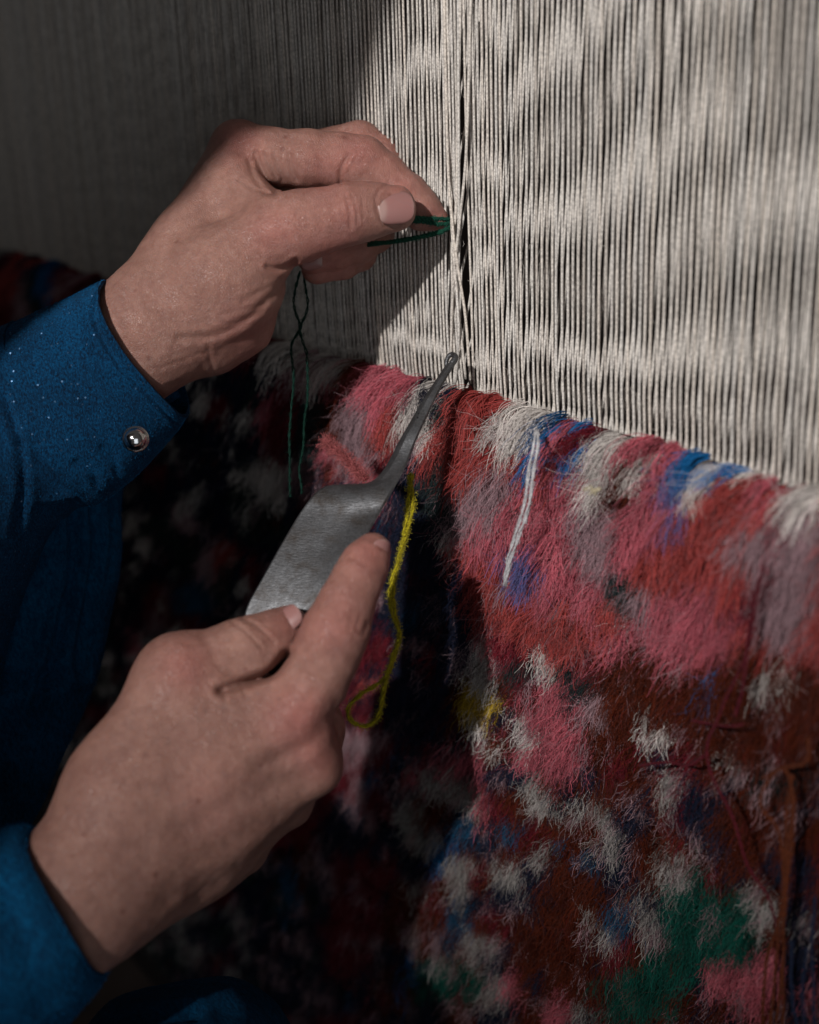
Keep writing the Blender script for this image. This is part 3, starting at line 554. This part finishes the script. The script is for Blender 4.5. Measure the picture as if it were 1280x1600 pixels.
RB = [(455, 1125, 40, .10, 38), (495, 1190, 34, .12, 38.4), (290, 1045, 38, .05, 37.8), (523, 990, 36, .03, 37), (448, 1240, 26, .05, 39), (575, 985, 20, .03, 37.5), (300, 1220, 60, -.05, 38), (560, 870, 14, .0, 38), (390, 1210, 26, -.03, 38), (240, 1150, 50, -.03, 37.4)]
def bounds(groups, pad):
    A = np.array([c[i] for g in groups for c in g[2] for i in (0, 2)]); R = max(c[1] for g in groups for c in g[2])
    lo = np.array([min(min(c[0][i]-c[1], c[2][i]-c[3]) for g in groups for c in g[2]) for i in range(3)]) - pad
    hi = np.array([max(max(c[0][i]+c[1], c[2][i]+c[3]) for g in groups for c in g[2]) for i in range(3)]) + pad
    return lo, hi
H = .055
import time; t0 = time.time()
lo, hi = bounds(LH, .25); VL, QL = hand(LH, LC, LB, H, lo, hi)
lo, hi = bounds(RH, .25); VR, QR = hand(RH, RC, RB, H, lo, hi)
print('hands', len(VL), len(VR), time.time()-t0)
def tone(V, reds, dark=()):
    px = 640 + F*V[:, 0]/-V[:, 2]; py = 800 - F*V[:, 1]/-V[:, 2]
    c = np.tile(np.array([.35, .190, .150]), (len(V), 1)); n = noise(V, .9, 3)[:, None]*.5 + noise(V, 2.6, 4)[:, None]*.5
    c = c*(1 + n*np.array([.07, .10, .11]))
    for x, y, r, a in reds:
        w = (a*np.exp(-((px-x)**2+(py-y)**2)/r**2))[:, None]; c = c*(1-w) + w*np.array([.44, .165, .14])
    for x, y, r, a in dark:
        w = (a*np.exp(-((px-x)**2+(py-y)**2)/r**2))[:, None]; c = c*(1-w) + w*np.array([.16, .10, .09])
    return c
cL = tone(VL, [(370, 215, 40, .6), (510, 270, 50, .5), (625, 300, 30, .5), (430, 365, 45, .5), (680, 345, 25, .6), (560, 235, 30, .4), (520, 400, 60, .6), (380, 520, 50, .35), (545, 335, 26, .3), (600, 240, 60, .3)], [(283, 448, 3.5, .5), (388, 400, 3, .3)])
cR = tone(VR, [(470, 1125, 55, .75), (290, 1040, 42, .55), (525, 985, 45, .5), (575, 865, 40, .6), (500, 1190, 35, .5), (450, 975, 40, .4), (540, 930, 40, .3), (330, 1250, 60, .2)],
          [(350, 1107, 6, .35), (322, 1110, 6, .3), (305, 1105, 5, .3), (437, 1092, 3, .4), (403, 1168, 4, .3), (288, 1257, 4, .35), (310, 1204, 4, .3), (150, 1290, 4, .3), (408, 1204, 3, .35), (283, 1288, 3, .35), (265, 1160, 4, .25), (350, 1212, 4, .25)])
def cam2w(V): return CAM + V @ RW.T
# ---- the rest of the body (out of the picture, under the clothes): arms, torso, neck, head
wl = W(60, 640, 43.5); wr = W(5, 1530, 35.0)
el = np.array([-15, -32, -16.]); er = np.array([0, -38, -33.]); sl_ = np.array([-17, -44, 3.]); sr_ = np.array([15, -48, 1.]); hd = np.array([14.6, -38, 35.])
def hp(x, y, z): return hd + np.array([x + .42*z, y, z])
def cp(a, ra, b_, rb): return [(np.array(a, float), ra, np.array(b_, float), rb)]
BD = [(0, 4, cp((-1, -48, -45), 13, (-1, -48, -14), 12) + cp((-8, -46, -1), 8, (6, -48, -1), 8) + cp((0, -46, 2), 6, (4, -42, 19), 5.0) + cp(sl_, 5.5, sl_+[2, 0, -3], 5) + cp(sr_, 5.5, sr_+[-2, 0, -3], 5)),
      (2, 1, cp(sl_, 5, el, 4) + cp(el, 4, wl, 2.6)), (2, 1, cp(sr_, 5, er, 4) + cp(er, 3, wr, 1.6)),
      (1.5, 2, cp(hp(0, -1, 2), 8.4, hp(0, 1, -1), 7.6) + cp(hp(0, 3, -7), 4.6, hp(0, 5, -9), 3.4) + cp(hp(0, 5, -3), 4.5, hp(0, 5.5, -6), 4)),
      (.6, .5, cp(hp(0, 9.1, .5), .55, hp(0, 10.6, -3), 1.0) + cp(hp(-2, 9.2, -6.4), .55, hp(2, 9.2, -6.4), .55) + cp(hp(-1.5, 9.1, -7.4), .6, hp(1.5, 9.1, -7.4), .6)
       + cp(hp(-3.2, 7.9, .4), 1.25, hp(-3.1, 7.9, .4), 1.25) + cp(hp(3.2, 7.9, .4), 1.25, hp(3.1, 7.9, .4), 1.25) + cp(hp(-4.8, 8, 2.2), .5, hp(-1.6, 8.9, 2.4), .5) + cp(hp(4.8, 8, 2.2), .5, hp(1.6, 8.9, 2.4), .5))]
lo = np.array([-36, -64, -64.]); hi = np.array([30, -4, 50.])
D = field(BD, lo, hi, .7); VB, QB = surface_nets(D, lo, .7)
cB = np.tile(np.array([.43, .245, .185]), (len(VB), 1))
base = np.array([-8, -44, -60.])
person = empty('person', base)
tag(person, 'person in a blue glitter-knit dress knotting the carpet with both hands', 'person')
k1 = len(VL); k2 = k1+len(VR)
Vall = np.vstack([cam2w(VL), cam2w(VR), VB]); Qall = np.vstack([QL, QR+k1, QB+k2])
body = obj('body', Vall, Qall.tolist(), SKIN, person, colors=np.vstack([cL, cR, cB]))

# ---- nails
def nail(px, py, Z, ang, tilt, L, Wd, R, parent, free=.2, side=0.0):
    """ang: direction of the fingertip in the picture (deg, 0 right, 90 up); tilt: normal leaning (x, y) in camera space; sizes cm."""
    a = math.radians(ang); nv = nrm((tilt[0], tilt[1], 1)); d = np.array([math.cos(a), math.sin(a), 0.]); d = nrm(d - nv*(d@nv)); s = np.cross(nv, d)
    C0 = camv(px, py, Z); nu, nvv = 22, 15; V = []; col = []
    for i in range(nu):
        u = -1 + 2*i/(nu-1)
        wf = (1-abs(u)**3.4)**(1/2.0) if u > 0 else (1-abs(u)**4)**(1/3.0)
        wf = max(wf, .05)
        for j in range(nvv):
            v = -1+2*j/(nvv-1); ph = v*wf*Wd/R
            p = C0 + d*(u*L) + s*(R*math.sin(ph)) + nv*(R*math.cos(ph)-R - .05*L*u*u*1.2)
            V.append(p)
            lun = np.clip((-.45-u + .25*v*v*-1)*5, 0, 1); fr = np.clip((u-.86)*9, 0, 1)
            c = np.array([.34, .165, .15])*(1-lun) + np.array([.42, .26, .23])*lun; c = c*(1-fr*.6) + np.array([.42, .29, .25])*fr*.6
            c = c*(1 - .12*abs(v)**3); col.append(c)
    V = np.array(V); n = len(V); V2 = np.vstack([V, V - nv*.035]); Fc = []
    for i in range(nu-1):
        for j in range(nvv-1):
            q = (i*nvv+j, (i+1)*nvv+j, (i+1)*nvv+j+1, i*nvv+j+1); Fc.append(q[::-1]); Fc.append(tuple(x+n for x in q))
    rim = [j for j in range(nvv)] + [i*nvv+nvv-1 for i in range(1, nu)] + [(nu-1)*nvv+j for j in range(nvv-2, -1, -1)] + [i*nvv for i in range(nu-2, 0, -1)]
    for a_, b_ in zip(rim, rim[1:]+rim[:1]): Fc.append((a_, a_+n, b_+n, b_))
    return obj('fingernail', cam2w(V2), Fc, NAIL, parent, colors=np.array(col+col))
nail(620, 321, 41.2-.785, 8, (.27, .07), .58, .55, .74, body)
nail(486, 405, 43.4-.46, 190, (-.1, -.05), .36, .36, .5, body)
nail(446, 966, 38.1-.60, 42, (-.30, .50), .46, .40, .6, body)
nail(598, 866, 37.00, 73, (.78, -.05), .42, .34, .50, body)

# ------------------------------------------------------------------ sleeves and dress: lofted cloth
def loft(secs, n_u=90, n_v=110, wr=None, thick=.12, open_ends=True, closed=True):
    """secs: (top px, top py, bottom px, bottom py, Z centre, depth half-axis cm, bow px x, bow px y) from far end to cuff"""
    q = np.array(secs, float); t = np.linspace(0, len(q)-1, n_u)
    Sx = np.array([spline(np.c_[q[:, i], q[:, i]*0, q[:, i]*0], n_u)[:, 0] for i in range(q.shape[1])]).T
    V = []; dirs = []
    for r in Sx:
        a = camv(r[0], r[1], r[4]); b_ = camv(r[2], r[3], r[4]); C = (a+b_)/2; u = (a-b_)/2; bow = camv(640+r[6], 800-r[7], r[4]); bow[2] = 0
        for j in range(n_v):
            ph = 2*math.pi*j/n_v; cs, sn = math.cos(ph), math.sin(ph)
            V.append(C + u*cs + np.array([0, 0, 1])*r[5]*sn + bow*np.array([1, 1, 0])*(sn if sn > 0 else sn*.6)*abs(sn))
            dirs.append(u*cs/ (np.linalg.norm(u)+1e-9) + np.array([0, 0, 1])*sn)
    V = np.array(V); dirs = np.array(dirs); dirs /= np.linalg.norm(dirs, axis=1)[:, None]
    if wr: V = V + dirs*wr(V)[:, None]
    n = len(V); Vi = V - dirs*thick; Fc = []
    for i in range(n_u-1):
        for j in range(n_v):
            f = (i*n_v+j, (i+1)*n_v+j, (i+1)*n_v+(j+1) % n_v, i*n_v+(j+1) % n_v); Fc.append(f); Fc.append(tuple(x+n for x in f[::-1]))
    for e in (0, n_u-1):
        for j in range(n_v):
            a, b_ = e*n_v+j, e*n_v+(j+1) % n_v; f = (a, b_, b_+n, a+n); Fc.append(f if e else f[::-1])
    return cam2w(np.vstack([V, Vi])), Fc
def wrinkles(folds, amp=.0, s=.8, seed=0):
    def f(V):
        px = 640 + F*V[:, 0]/-V[:, 2]; py = 800 - F*V[:, 1]/-V[:, 2]
        r = amp*noise(V, s, seed) + amp*.5*noise(V, s*2.6, seed+2) + .012*noise(V, 9, seed+4)
        for pts, w, d in folds:
            e = seg_dist(px, py, pts); r = r + d*np.exp(-(e/w)**2) - d*.6*np.exp(-((e-1.9*w)/w)**2)
        return r
    return f
# upper sleeve with its cuff
V, Fc = loft([(-420, 900, -60, 1260, 42, 5.5, 0, 0), (-200, 690, 0, 1010, 42.5, 5, 0, 0), (-60, 575, 60, 850, 42.9, 4.0, -10, 0), (0, 522, 108, 800, 43, 3.4, -14, 4), (30, 505, 150, 782, 43, 3.1, -16, 6)], 60, 130,
             wrinkles([([(8, 620), (30, 690), (36, 760), (25, 830)], 7, -.12), ([(36, 690), (70, 720), (110, 750), (142, 775)], 8, -.12), ([(0, 560), (40, 600)], 14, -.08), ([(60, 800), (110, 790), (150, 770)], 8, -.10)], .10, .5, 3))
sleeve = obj('sleeve', V, Fc, CLOTH, person); fuzz_on(V, Fc, 60000, .038, (.006, .09, .22), sleeve, 'nap', .0045, .6, lambda p: PX(p)[0] > -15)
V, Fc = loft([(20, 512, 146, 792, 43, 3.25, -14, 4), (60, 493, 186, 765, 42.9, 3.05, -20, 8), (115, 468, 228, 725, 42.8, 2.9, -26, 12), (150, 450, 262, 683, 42.7, 2.75, -30, 14), (176, 441, 287, 652, 42.6, 2.65, -34, 18)], 120, 280,
             wrinkles([([(150, 752), (142, 735), (120, 722)], 7, -.06), ([(182, 735), (178, 715), (160, 700)], 6, -.04), ([(158, 446), (148, 475), (150, 510), (184, 568), (226, 612), (276, 664)], 3.4, -.055), ([(90, 500), (110, 560), (140, 640), (175, 700)], 16, -.05)], .05, .6, 5))
cuff = obj('cuff', V, Fc, CLOTH, person); fuzz_on(V, Fc, 42000, .036, (.006, .10, .24), cuff, 'nap', .0045, .6)
V, Fc = loft([(215, 560, 236, 640, 43.9, .55, 0, 0), (240, 575, 262, 632, 43.9, .5, 0, 0), (268, 592, 284, 620, 44.0, .3, 0, 0)], 16, 40, wrinkles([], .02, 1, 8), .06)
obj('cuff_tab', V, Fc, CLOTH, cuff)
# snap button: dome on a ringed base
def dome(px, py, Z, R, nv, name, m, parent, prof):
    nv = nrm(nv); a = nrm(np.cross(nv, (0, 1, .2))); b_ = np.cross(nv, a); C = camv(px, py, Z); V = []; n = 40
    for r, h_ in prof:
        for j in range(n):
            t_ = 2*math.pi*j/n; V.append(C + (a*math.cos(t_)+b_*math.sin(t_))*r*R + nv*h_*R)
    Fc = [(i*n+j, i*n+(j+1) % n, (i+1)*n+(j+1) % n, (i+1)*n+j) for i in range(len(prof)-1) for j in range(n)]; Fc.append(tuple((len(prof)-1)*n+j for j in range(n))); Fc.append(tuple(range(n-1, -1, -1)))
    return obj(name, cam2w(np.array(V)), Fc, m, parent)
CHROME, _, _ = mat('snap_metal', (.75, .74, .74), .10, 1.0)
bt = dome(212, 686, 40.45, .40, (.15, .0, 1), 'snap_button', CHROME, cuff, [(1.0, -.5), (1.0, .0), (.96, .05), (.88, .07), (.84, .09)] + [(.84*math.cos(x), .10+.62*math.sin(x)) for x in np.linspace(.05, 1.5, 14)])
# lower sleeve
V, Fc = loft([(-480, 1560, -180, 2050, 33, 5, 0, 0), (-260, 1430, 0, 1800, 34, 4.4, 0, 0), (-100, 1335, 60, 1660, 34.6, 3.6, 0, 0), (-30, 1305, 118, 1585, 35, 3.0, 8, 0), (28, 1298, 160, 1545, 35.2, 2.6, 20, 8), (48, 1304, 170, 1520, 35.3, 2.4, 26, 12)], 80, 130,
             wrinkles([([(0, 1400), (40, 1480), (60, 1560)], 20, -.05)], .12, .5, 13))
o_ = obj('sleeve', V, Fc, CLOTH2, person); fuzz_on(V, Fc, 60000, .09, (.003, .09, .23), o_, 'nap', .004, .5, lambda p: PX(p)[0] > -15)
# dress front hanging between the arms, and the skirt over the knee
V, Fc = loft([(-60, 640, 205, 640, 48.5, 1.6, 0, 0), (-60, 760, 192, 760, 48, 1.7, 0, 0), (-60, 900, 186, 890, 47.5, 1.7, 0, 0), (-70, 1000, 165, 1005, 47, 1.6, 0, 0), (-90, 1100, 125, 1110, 46.5, 1.4, 0, 0), (-110, 1200, 60, 1250, 46, 1.2, 0, 0), (-140, 1350, 0, 1400, 45, 1.0, 0, 0)], 90, 160,
             wrinkles([([(112, 790), (112, 900), (95, 990), (62, 1080), (50, 1130)], 8, -.30), ([(142, 780), (146, 880), (138, 960), (118, 1050)], 9, -.22), ([(170, 780), (166, 900), (140, 1010)], 7, -.12), ([(-40, 1060), (30, 1062), (80, 1055)], 14, -.3)], .18, .35, 17))
o_ = obj('dress_front', V, Fc, CLOTH2, person); fuzz_on(V, Fc, 40000, .09, (.003, .09, .23), o_, 'nap', .004, .5, lambda p: PX(p)[0] > -15)
V, Fc = loft([(90, 1660, -60, 1900, 39, 5, 0, 0), (180, 1575, 100, 1900, 39.5, 5.5, 0, 0), (300, 1548, 300, 1900, 40, 5.5, 0, 0), (380, 1560, 420, 1900, 40.3, 5, 0, 0), (440, 1630, 500, 1900, 40.6, 3.5, 0, 0), (455, 1740, 480, 1850, 40.7, 1, 0, 0)], 60, 100, wrinkles([([(180, 1600), (300, 1580)], 14, -.2)], .3, .3, 19))
obj('skirt', V, Fc, CLOTH2, person)
# hidden side of the dress, headscarf (they shade the loom as the weaver does)
def shell(groups, lo, hi, h, name, m):
    D = field(groups, np.array(lo, float), np.array(hi, float), h); V, Q = surface_nets(D, np.array(lo, float), h); return obj(name, V, Q.tolist(), m, person)
shell([(0, 4, cp((-1, -48, -46), 15.5, (-1, -48, -14), 14) + cp((-9, -46, -1), 9.5, (7, -48, -1), 9.5) + cp(sl_, 7, el, 6) + cp(el, 5.6, (wl*1.0+el)/2, 5) + cp(sr_, 7, er, 6) + cp(er, 5.6, (wr+er)/2, 4.2)),
       (5, 4, cp((-14, -44, -56), 12, (-30, -16, -42), 9) + cp((-2, -44, -56), 12, (4, -30, -50), 9))], (-46, -70, -72), (26, -2, 18), .9, 'dress', CLOTH2)
shell([(0, 3, cp(hd+[0, -3, 3.5], 9.6, hd+[-4.1, -5, -9.2], 6.8) + cp(hd+[-6.5, -4, -16], 5, (-6, -47, -2), 8.5) + cp(hd+[-6.5, -6, -16], 5, (1, -48, -2), 8.5) + cp(hd+[-9, -6, -3], 6, (-19, -48, 6), 9))], (-34, -68, -18), (30, -18, 50), .8, 'headscarf', SCARF)  # last capsule: unseen shoulder drape added to block a strip of light

# ------------------------------------------------------------------ hooked knife
ST = [  # left edge, fold, right edge (px), depth left, fold, right, half thickness
 ((372, 1030), (440, 1060), (490, 1050), 39.3, 38.8, 38.6, .06), ((379, 985), (452, 1000), (512, 985), 38.9, 38.8, 38.5, .06), ((386, 948), (468, 945), (540, 905), 39.0, 38.9, 38.6, .06), ((412, 900), (492, 893), (560, 862), 39.2, 39.1, 38.8, .06), ((440, 850), (515, 846), (583, 820), 39.5, 39.4, 39.1, .06),
 ((466, 806), (536, 808), (597, 796), 39.8, 39.6, 39.4, .06), ((486, 778), (548, 786), (606, 781), 39.9, 39.7, 39.5, .065), ((500, 765), (556, 772), (612, 770), 40.0, 39.8, 39.6, .07), ((516, 758), (561, 764), (617, 761), 40.1, 39.9, 39.7, .07),
 ((545, 756.5), (578, 758), (622, 752), 40.2, 40.0, 39.8, .08), ((572, 755), (592, 752), (627, 743), 40.3, 40.1, 39.9, .09), ((588, 747), (603, 741), (633, 731), 40.4, 40.2, 40.1, .10), ((600, 733), (612, 728), (639, 718), 40.5, 40.35, 40.3, .11), ((612, 712), (623, 708), (646, 700), 40.7, 40.55, 40.5, .12),
 ((626, 685), (636, 681), (657, 674), 40.9, 40.75, 40.7, .12), ((645, 652), (654, 649), (672, 642), 41.2, 41.1, 41.05, .12), ((664, 620), (672, 617), (687, 611), 41.5, 41.4, 41.4, .11), ((682, 592), (689, 590), (701, 586), 41.8, 41.75, 41.75, .10), ((698, 568), (704, 567), (714, 566), 42.1, 42.05, 42.05, .09)]
q = np.array([[*a, *b_, *c, z1+.30*min(1, max(0, (c[0]-a[0]-25)/70)), z2, z3, h_] for a, b_, c, z1, z2, z3, h_ in ST]); nS = 90
qs = np.array([spline(np.c_[q[:, i], q[:, i]*0, q[:, i]*0], nS)[:, 0] for i in range(q.shape[1])]).T
V = []
for r in qs:
    a, b_, c = camv(r[0], r[1], r[6]), camv(r[2], r[3], r[7]), camv(r[4], r[5], r[8]); t_ = np.array([0, 0, 1])*r[9]; wv_ = nrm(c-a); wd_ = np.linalg.norm(c-a); e = min(.05, wd_*.12); e2 = min(.085, wd_*.26); rn = max(0, min(1, 1.5-wd_/.75))
    V += [a-t_*.1*rn+t_*.2, a+wv_*e*(1+rn)+t_*.8, (a*.5+b_*.5)+t_*(1+.25*rn), b_+t_*(1+.3*rn), (b_*.6+c*.4)+t_*(1+.1*rn), c-wv_*e2+t_, c+t_*.0, c-t_*1.0, c-wv_*e-t_*1.2, b_-t_*1.2, a+wv_*e-t_*.9, a-t_*.3]
m_ = 12; V = cam2w(np.array(V)); Fc = [(i*m_+j, i*m_+(j+1) % m_, (i+1)*m_+(j+1) % m_, (i+1)*m_+j) for i in range(nS-1) for j in range(m_)]; Fc += [tuple(range(m_-1, -1, -1)), tuple(range((nS-1)*m_, nS*m_))]
knife = empty('hooked_knife', W(470, 945, 39)); tag(knife, 'worn steel knife with a long neck and small hook, gripped below the pinched threads', 'knife')
blade = obj('blade', V, Fc, STEEL, knife); 
mdf = blade.modifiers.new('edge', 'EDGE_SPLIT'); mdf.split_angle = math.radians(13)
hk = np.array([W(706, 568, 42.05), W(711, 561, 42.1), W(711, 556, 42.2), W(706, 554, 42.3), W(701, 557, 42.3), W(698, 565, 42.25), W(698, 574, 42.2), W(702, 580, 42.15)])
V, Fc = tube(spline(hk, 40), np.linspace(.11, .05, 40), 10); obj('hook', V, Fc, STEEL, knife)
V, Fc = tube(spline([W(400, 1010, 39.3), W(360, 1075, 39.3), W(310, 1160, 39.3), W(270, 1235, 39.1)], 24), .55, 14)
WOOD, _, _ = mat('knife_wood', (.12, .06, .03), .6); obj('handle', V, Fc, WOOD, knife)

# ------------------------------------------------------------------ loose yarns
YT = yarn_mat('shaded_green_yarn', (.004, .028, .019)); YG = yarn_mat('green_yarn', (.006, .055, .034)); YY = yarn_mat('yellow_yarn', (.46, .38, .012)); YW = yarn_mat('white_yarn', (.58, .57, .58)); YD = yarn_mat('maroon_yarn', (.09, .007, .014)); YO = yarn_mat('rust_yarn', (.11, .024, .007)); YN = yarn_mat('navy_yarn', (.012, .02, .05)); YP = yarn_mat('pink_yarn', (.34, .06, .07))  # the hanging tail's green is darkened: its shade is painted into the colour
g = empty('green_yarn', W(708, 347, 42.8)); tag(g, 'dark green yarn looped round a warp thread and pinched between finger and thumb', 'yarn')
for a in ([(640, 340, 41.9), (655, 341, 42.0), (680, 342, 42.2), (700, 343, 42.6), (709, 347, 42.75)], [(640, 346, 42.0), (660, 346, 42.1), (684, 350, 42.3), (702, 350, 42.6), (710, 349, 42.85)],
          [(709, 345, 42.75), (703, 355, 42.55), (685, 364, 42.4), (655, 371, 42.3), (625, 376, 42.4), (606, 379, 42.7), (580, 380, 43.2)], [(708, 352, 42.7), (694, 360, 42.5), (668, 367, 42.3), (635, 374, 42.3), (600, 379, 42.7), (575, 382, 43.3)]):
    V, Fc = yarn([W(*p) for p in a], .074, 2, .26, m=6); o_ = obj('strand', V, Fc, YG, g); fuzz_on(V, Fc, 260, .10, (.02, .12, .08), o_)
g = empty('green_yarn', W(480, 520, 42.6)); tag(g, 'long dark green yarn tail hanging beneath the curled fingers in front of the shaded pile', 'yarn')
for i, a in enumerate(([(470, 425, 43.9), (458, 470, 44.4), (470, 510, 44.6), (456, 545, 44.7), (457, 600, 44.8), (455, 680, 44.9), (452, 780, 45)], [(478, 425, 44), (482, 480, 44.4), (470, 520, 44.6), (480, 560, 44.8), (481, 620, 44.8), (474, 700, 44.9), (468, 770, 45)])):
    V, Fc = yarn([W(*p) for p in a], .040, 2, .6, m=5, wob=.09, seed=i); o_ = obj('strand', V, Fc, YT, g); fuzz_on(V, Fc, 400, .12, (.004, .025, .018), o_)
V, Fc = yarn([W(640, 742, 41.2), W(645, 790, 41.0), W(636, 830, 40.9), W(622, 880, 40.9), W(614, 930, 40.8), W(621, 975, 40.7), W(623, 1000, 40.7), W(612, 1040, 40.7), W(600, 1062, 40.7), W(565, 1085, 40.6), W(545, 1105, 40.6), W(548, 1125, 40.5), W(570, 1135, 40.5), W(590, 1122, 40.5), W(598, 1090, 40.6), W(606, 1050, 40.6), W(620, 1008, 40.6), W(625, 990, 40.6), W(612, 955, 40.7), W(611, 915, 40.8), W(624, 870, 40.9), W(634, 820, 40.9), W(638, 780, 41.0), W(644, 740, 41.3)], .055, 2, .9, n=420, m=6)
yy = obj('yellow_yarn', V, Fc, YY); fuzz_on(V, Fc, 4500, .15, (.38, .32, .03), yy)
tag(yy, 'yellow yarn loop dangling beside the pointing index finger', 'yarn')
g = empty('white_yarn', ON(838, 675, -2.5)); tag(g, 'pale white double yarn end lying down over the pink pile', 'yarn')
for i, dx in enumerate((0, 7)):
    P = [ON(838+dx*.3, 672, -2.0), ON(834+dx, 695, -2.5), ON(826+dx, 740, -2.75), ON(820+dx, 790, -2.85), ON(806+dx*.8, 835, -2.9), ON(794+dx*.7, 875, -2.9), ON(788+dx*.2, 914, -2.85)]
    V, Fc = yarn(P, .045, 2, 1.4, m=6, wob=.02, seed=i); o_ = obj('strand', V, Fc, YW, g); fuzz_on(V, Fc, 500, .10, (.55, .53, .55), o_)
def loose(name, label, m, paths, y, r, group=None):
    if len(paths) == 1:
        V, Fc = yarn([ON(a, b_, y) for a, b_ in paths[0]], r, 2, .5, wob=.05); return tag(obj(name, V, Fc, m), label, 'yarn', group)
    g = empty(name, ON(*paths[0][0], y)); tag(g, label, 'yarn', group)
    for i, p in enumerate(paths):
        V, Fc = yarn([ON(a, b_, y-.1*math.sin(i*2)) for a, b_ in p], r, 2, .5, m=5, wob=.06, seed=i); obj('strand', V, Fc, m, g)
loose('maroon_yarn', 'dark maroon yarns trailing down the pile near the right edge', YD, [[(1195, 880), (1180, 950), (1165, 1030), (1130, 1100), (1105, 1160), (1110, 1200), (1140, 1270), (1165, 1340), (1200, 1400), (1216, 1450)], [(1188, 900), (1172, 980), (1160, 1060), (1152, 1120)], [(1080, 1125), (1120, 1133), (1165, 1130)], [(1000, 1195), (1040, 1188), (1075, 1195), (1100, 1180)]], -2.35, .042)
loose('rust_yarn', 'rust brown yarn hank hanging along the lower right of the carpet', YO, [[(1215, 1600), (1222, 1500), (1228, 1400), (1232, 1300), (1236, 1230), (1222, 1200), (1195, 1225), (1192, 1260), (1215, 1300), (1225, 1380), (1214, 1480), (1205, 1620)], [(1262, 1150), (1258, 1185), (1225, 1198), (1190, 1215)], [(1236, 1210), (1228, 1300), (1222, 1420), (1198, 1500), (1190, 1620)], [(1240, 1240), (1235, 1350), (1225, 1450), (1222, 1620)]], -2.45, .045)
loose('navy_yarn', 'navy yarns hanging in the lower right corner', YN, [[(1262, 1480), (1255, 1540), (1262, 1620)], [(1240, 1470), (1236, 1540), (1248, 1620)], [(1275, 1400), (1270, 1500), (1275, 1620)]], -2.45, .045)
V, Fc = yarn([W(510, 685, 43.6), W(520, 700, 42.9), W(540, 716, 42.2), W(556, 730, 41.7), W(568, 742, 41.3), W(572, 748, 41.1)], (.05*np.linspace(.6, 1.2, 40)), 3, .5, n=40, wob=.10); o_ = obj('pink_yarn', V, Fc, YP); fuzz_on(V, Fc, 1500, .35, (.36, .10, .10), o_); tag(o_, 'short pink yarn tuft sticking out beside the knife shoulder', 'yarn')

for k_, (a_, b_, y_, c_, lab) in enumerate(((928, 766, -2.75, 41, 'tiny pale cream lint ball stuck on the pile below the blue tufts'), (571, 746, -4.6, 41, 'tiny pale lint ball resting at the knife shoulder'))):
    o_ = ON(a_, b_, y_); V, Fc = yarn(o_ + rng.normal(size=(12, 3))*.075, .022, 2, .2, m=5)
    tag(obj('lint_ball', V, Fc, yarn_mat('lint', (.6, .52, .36))), lab, 'lint', 'lint balls')
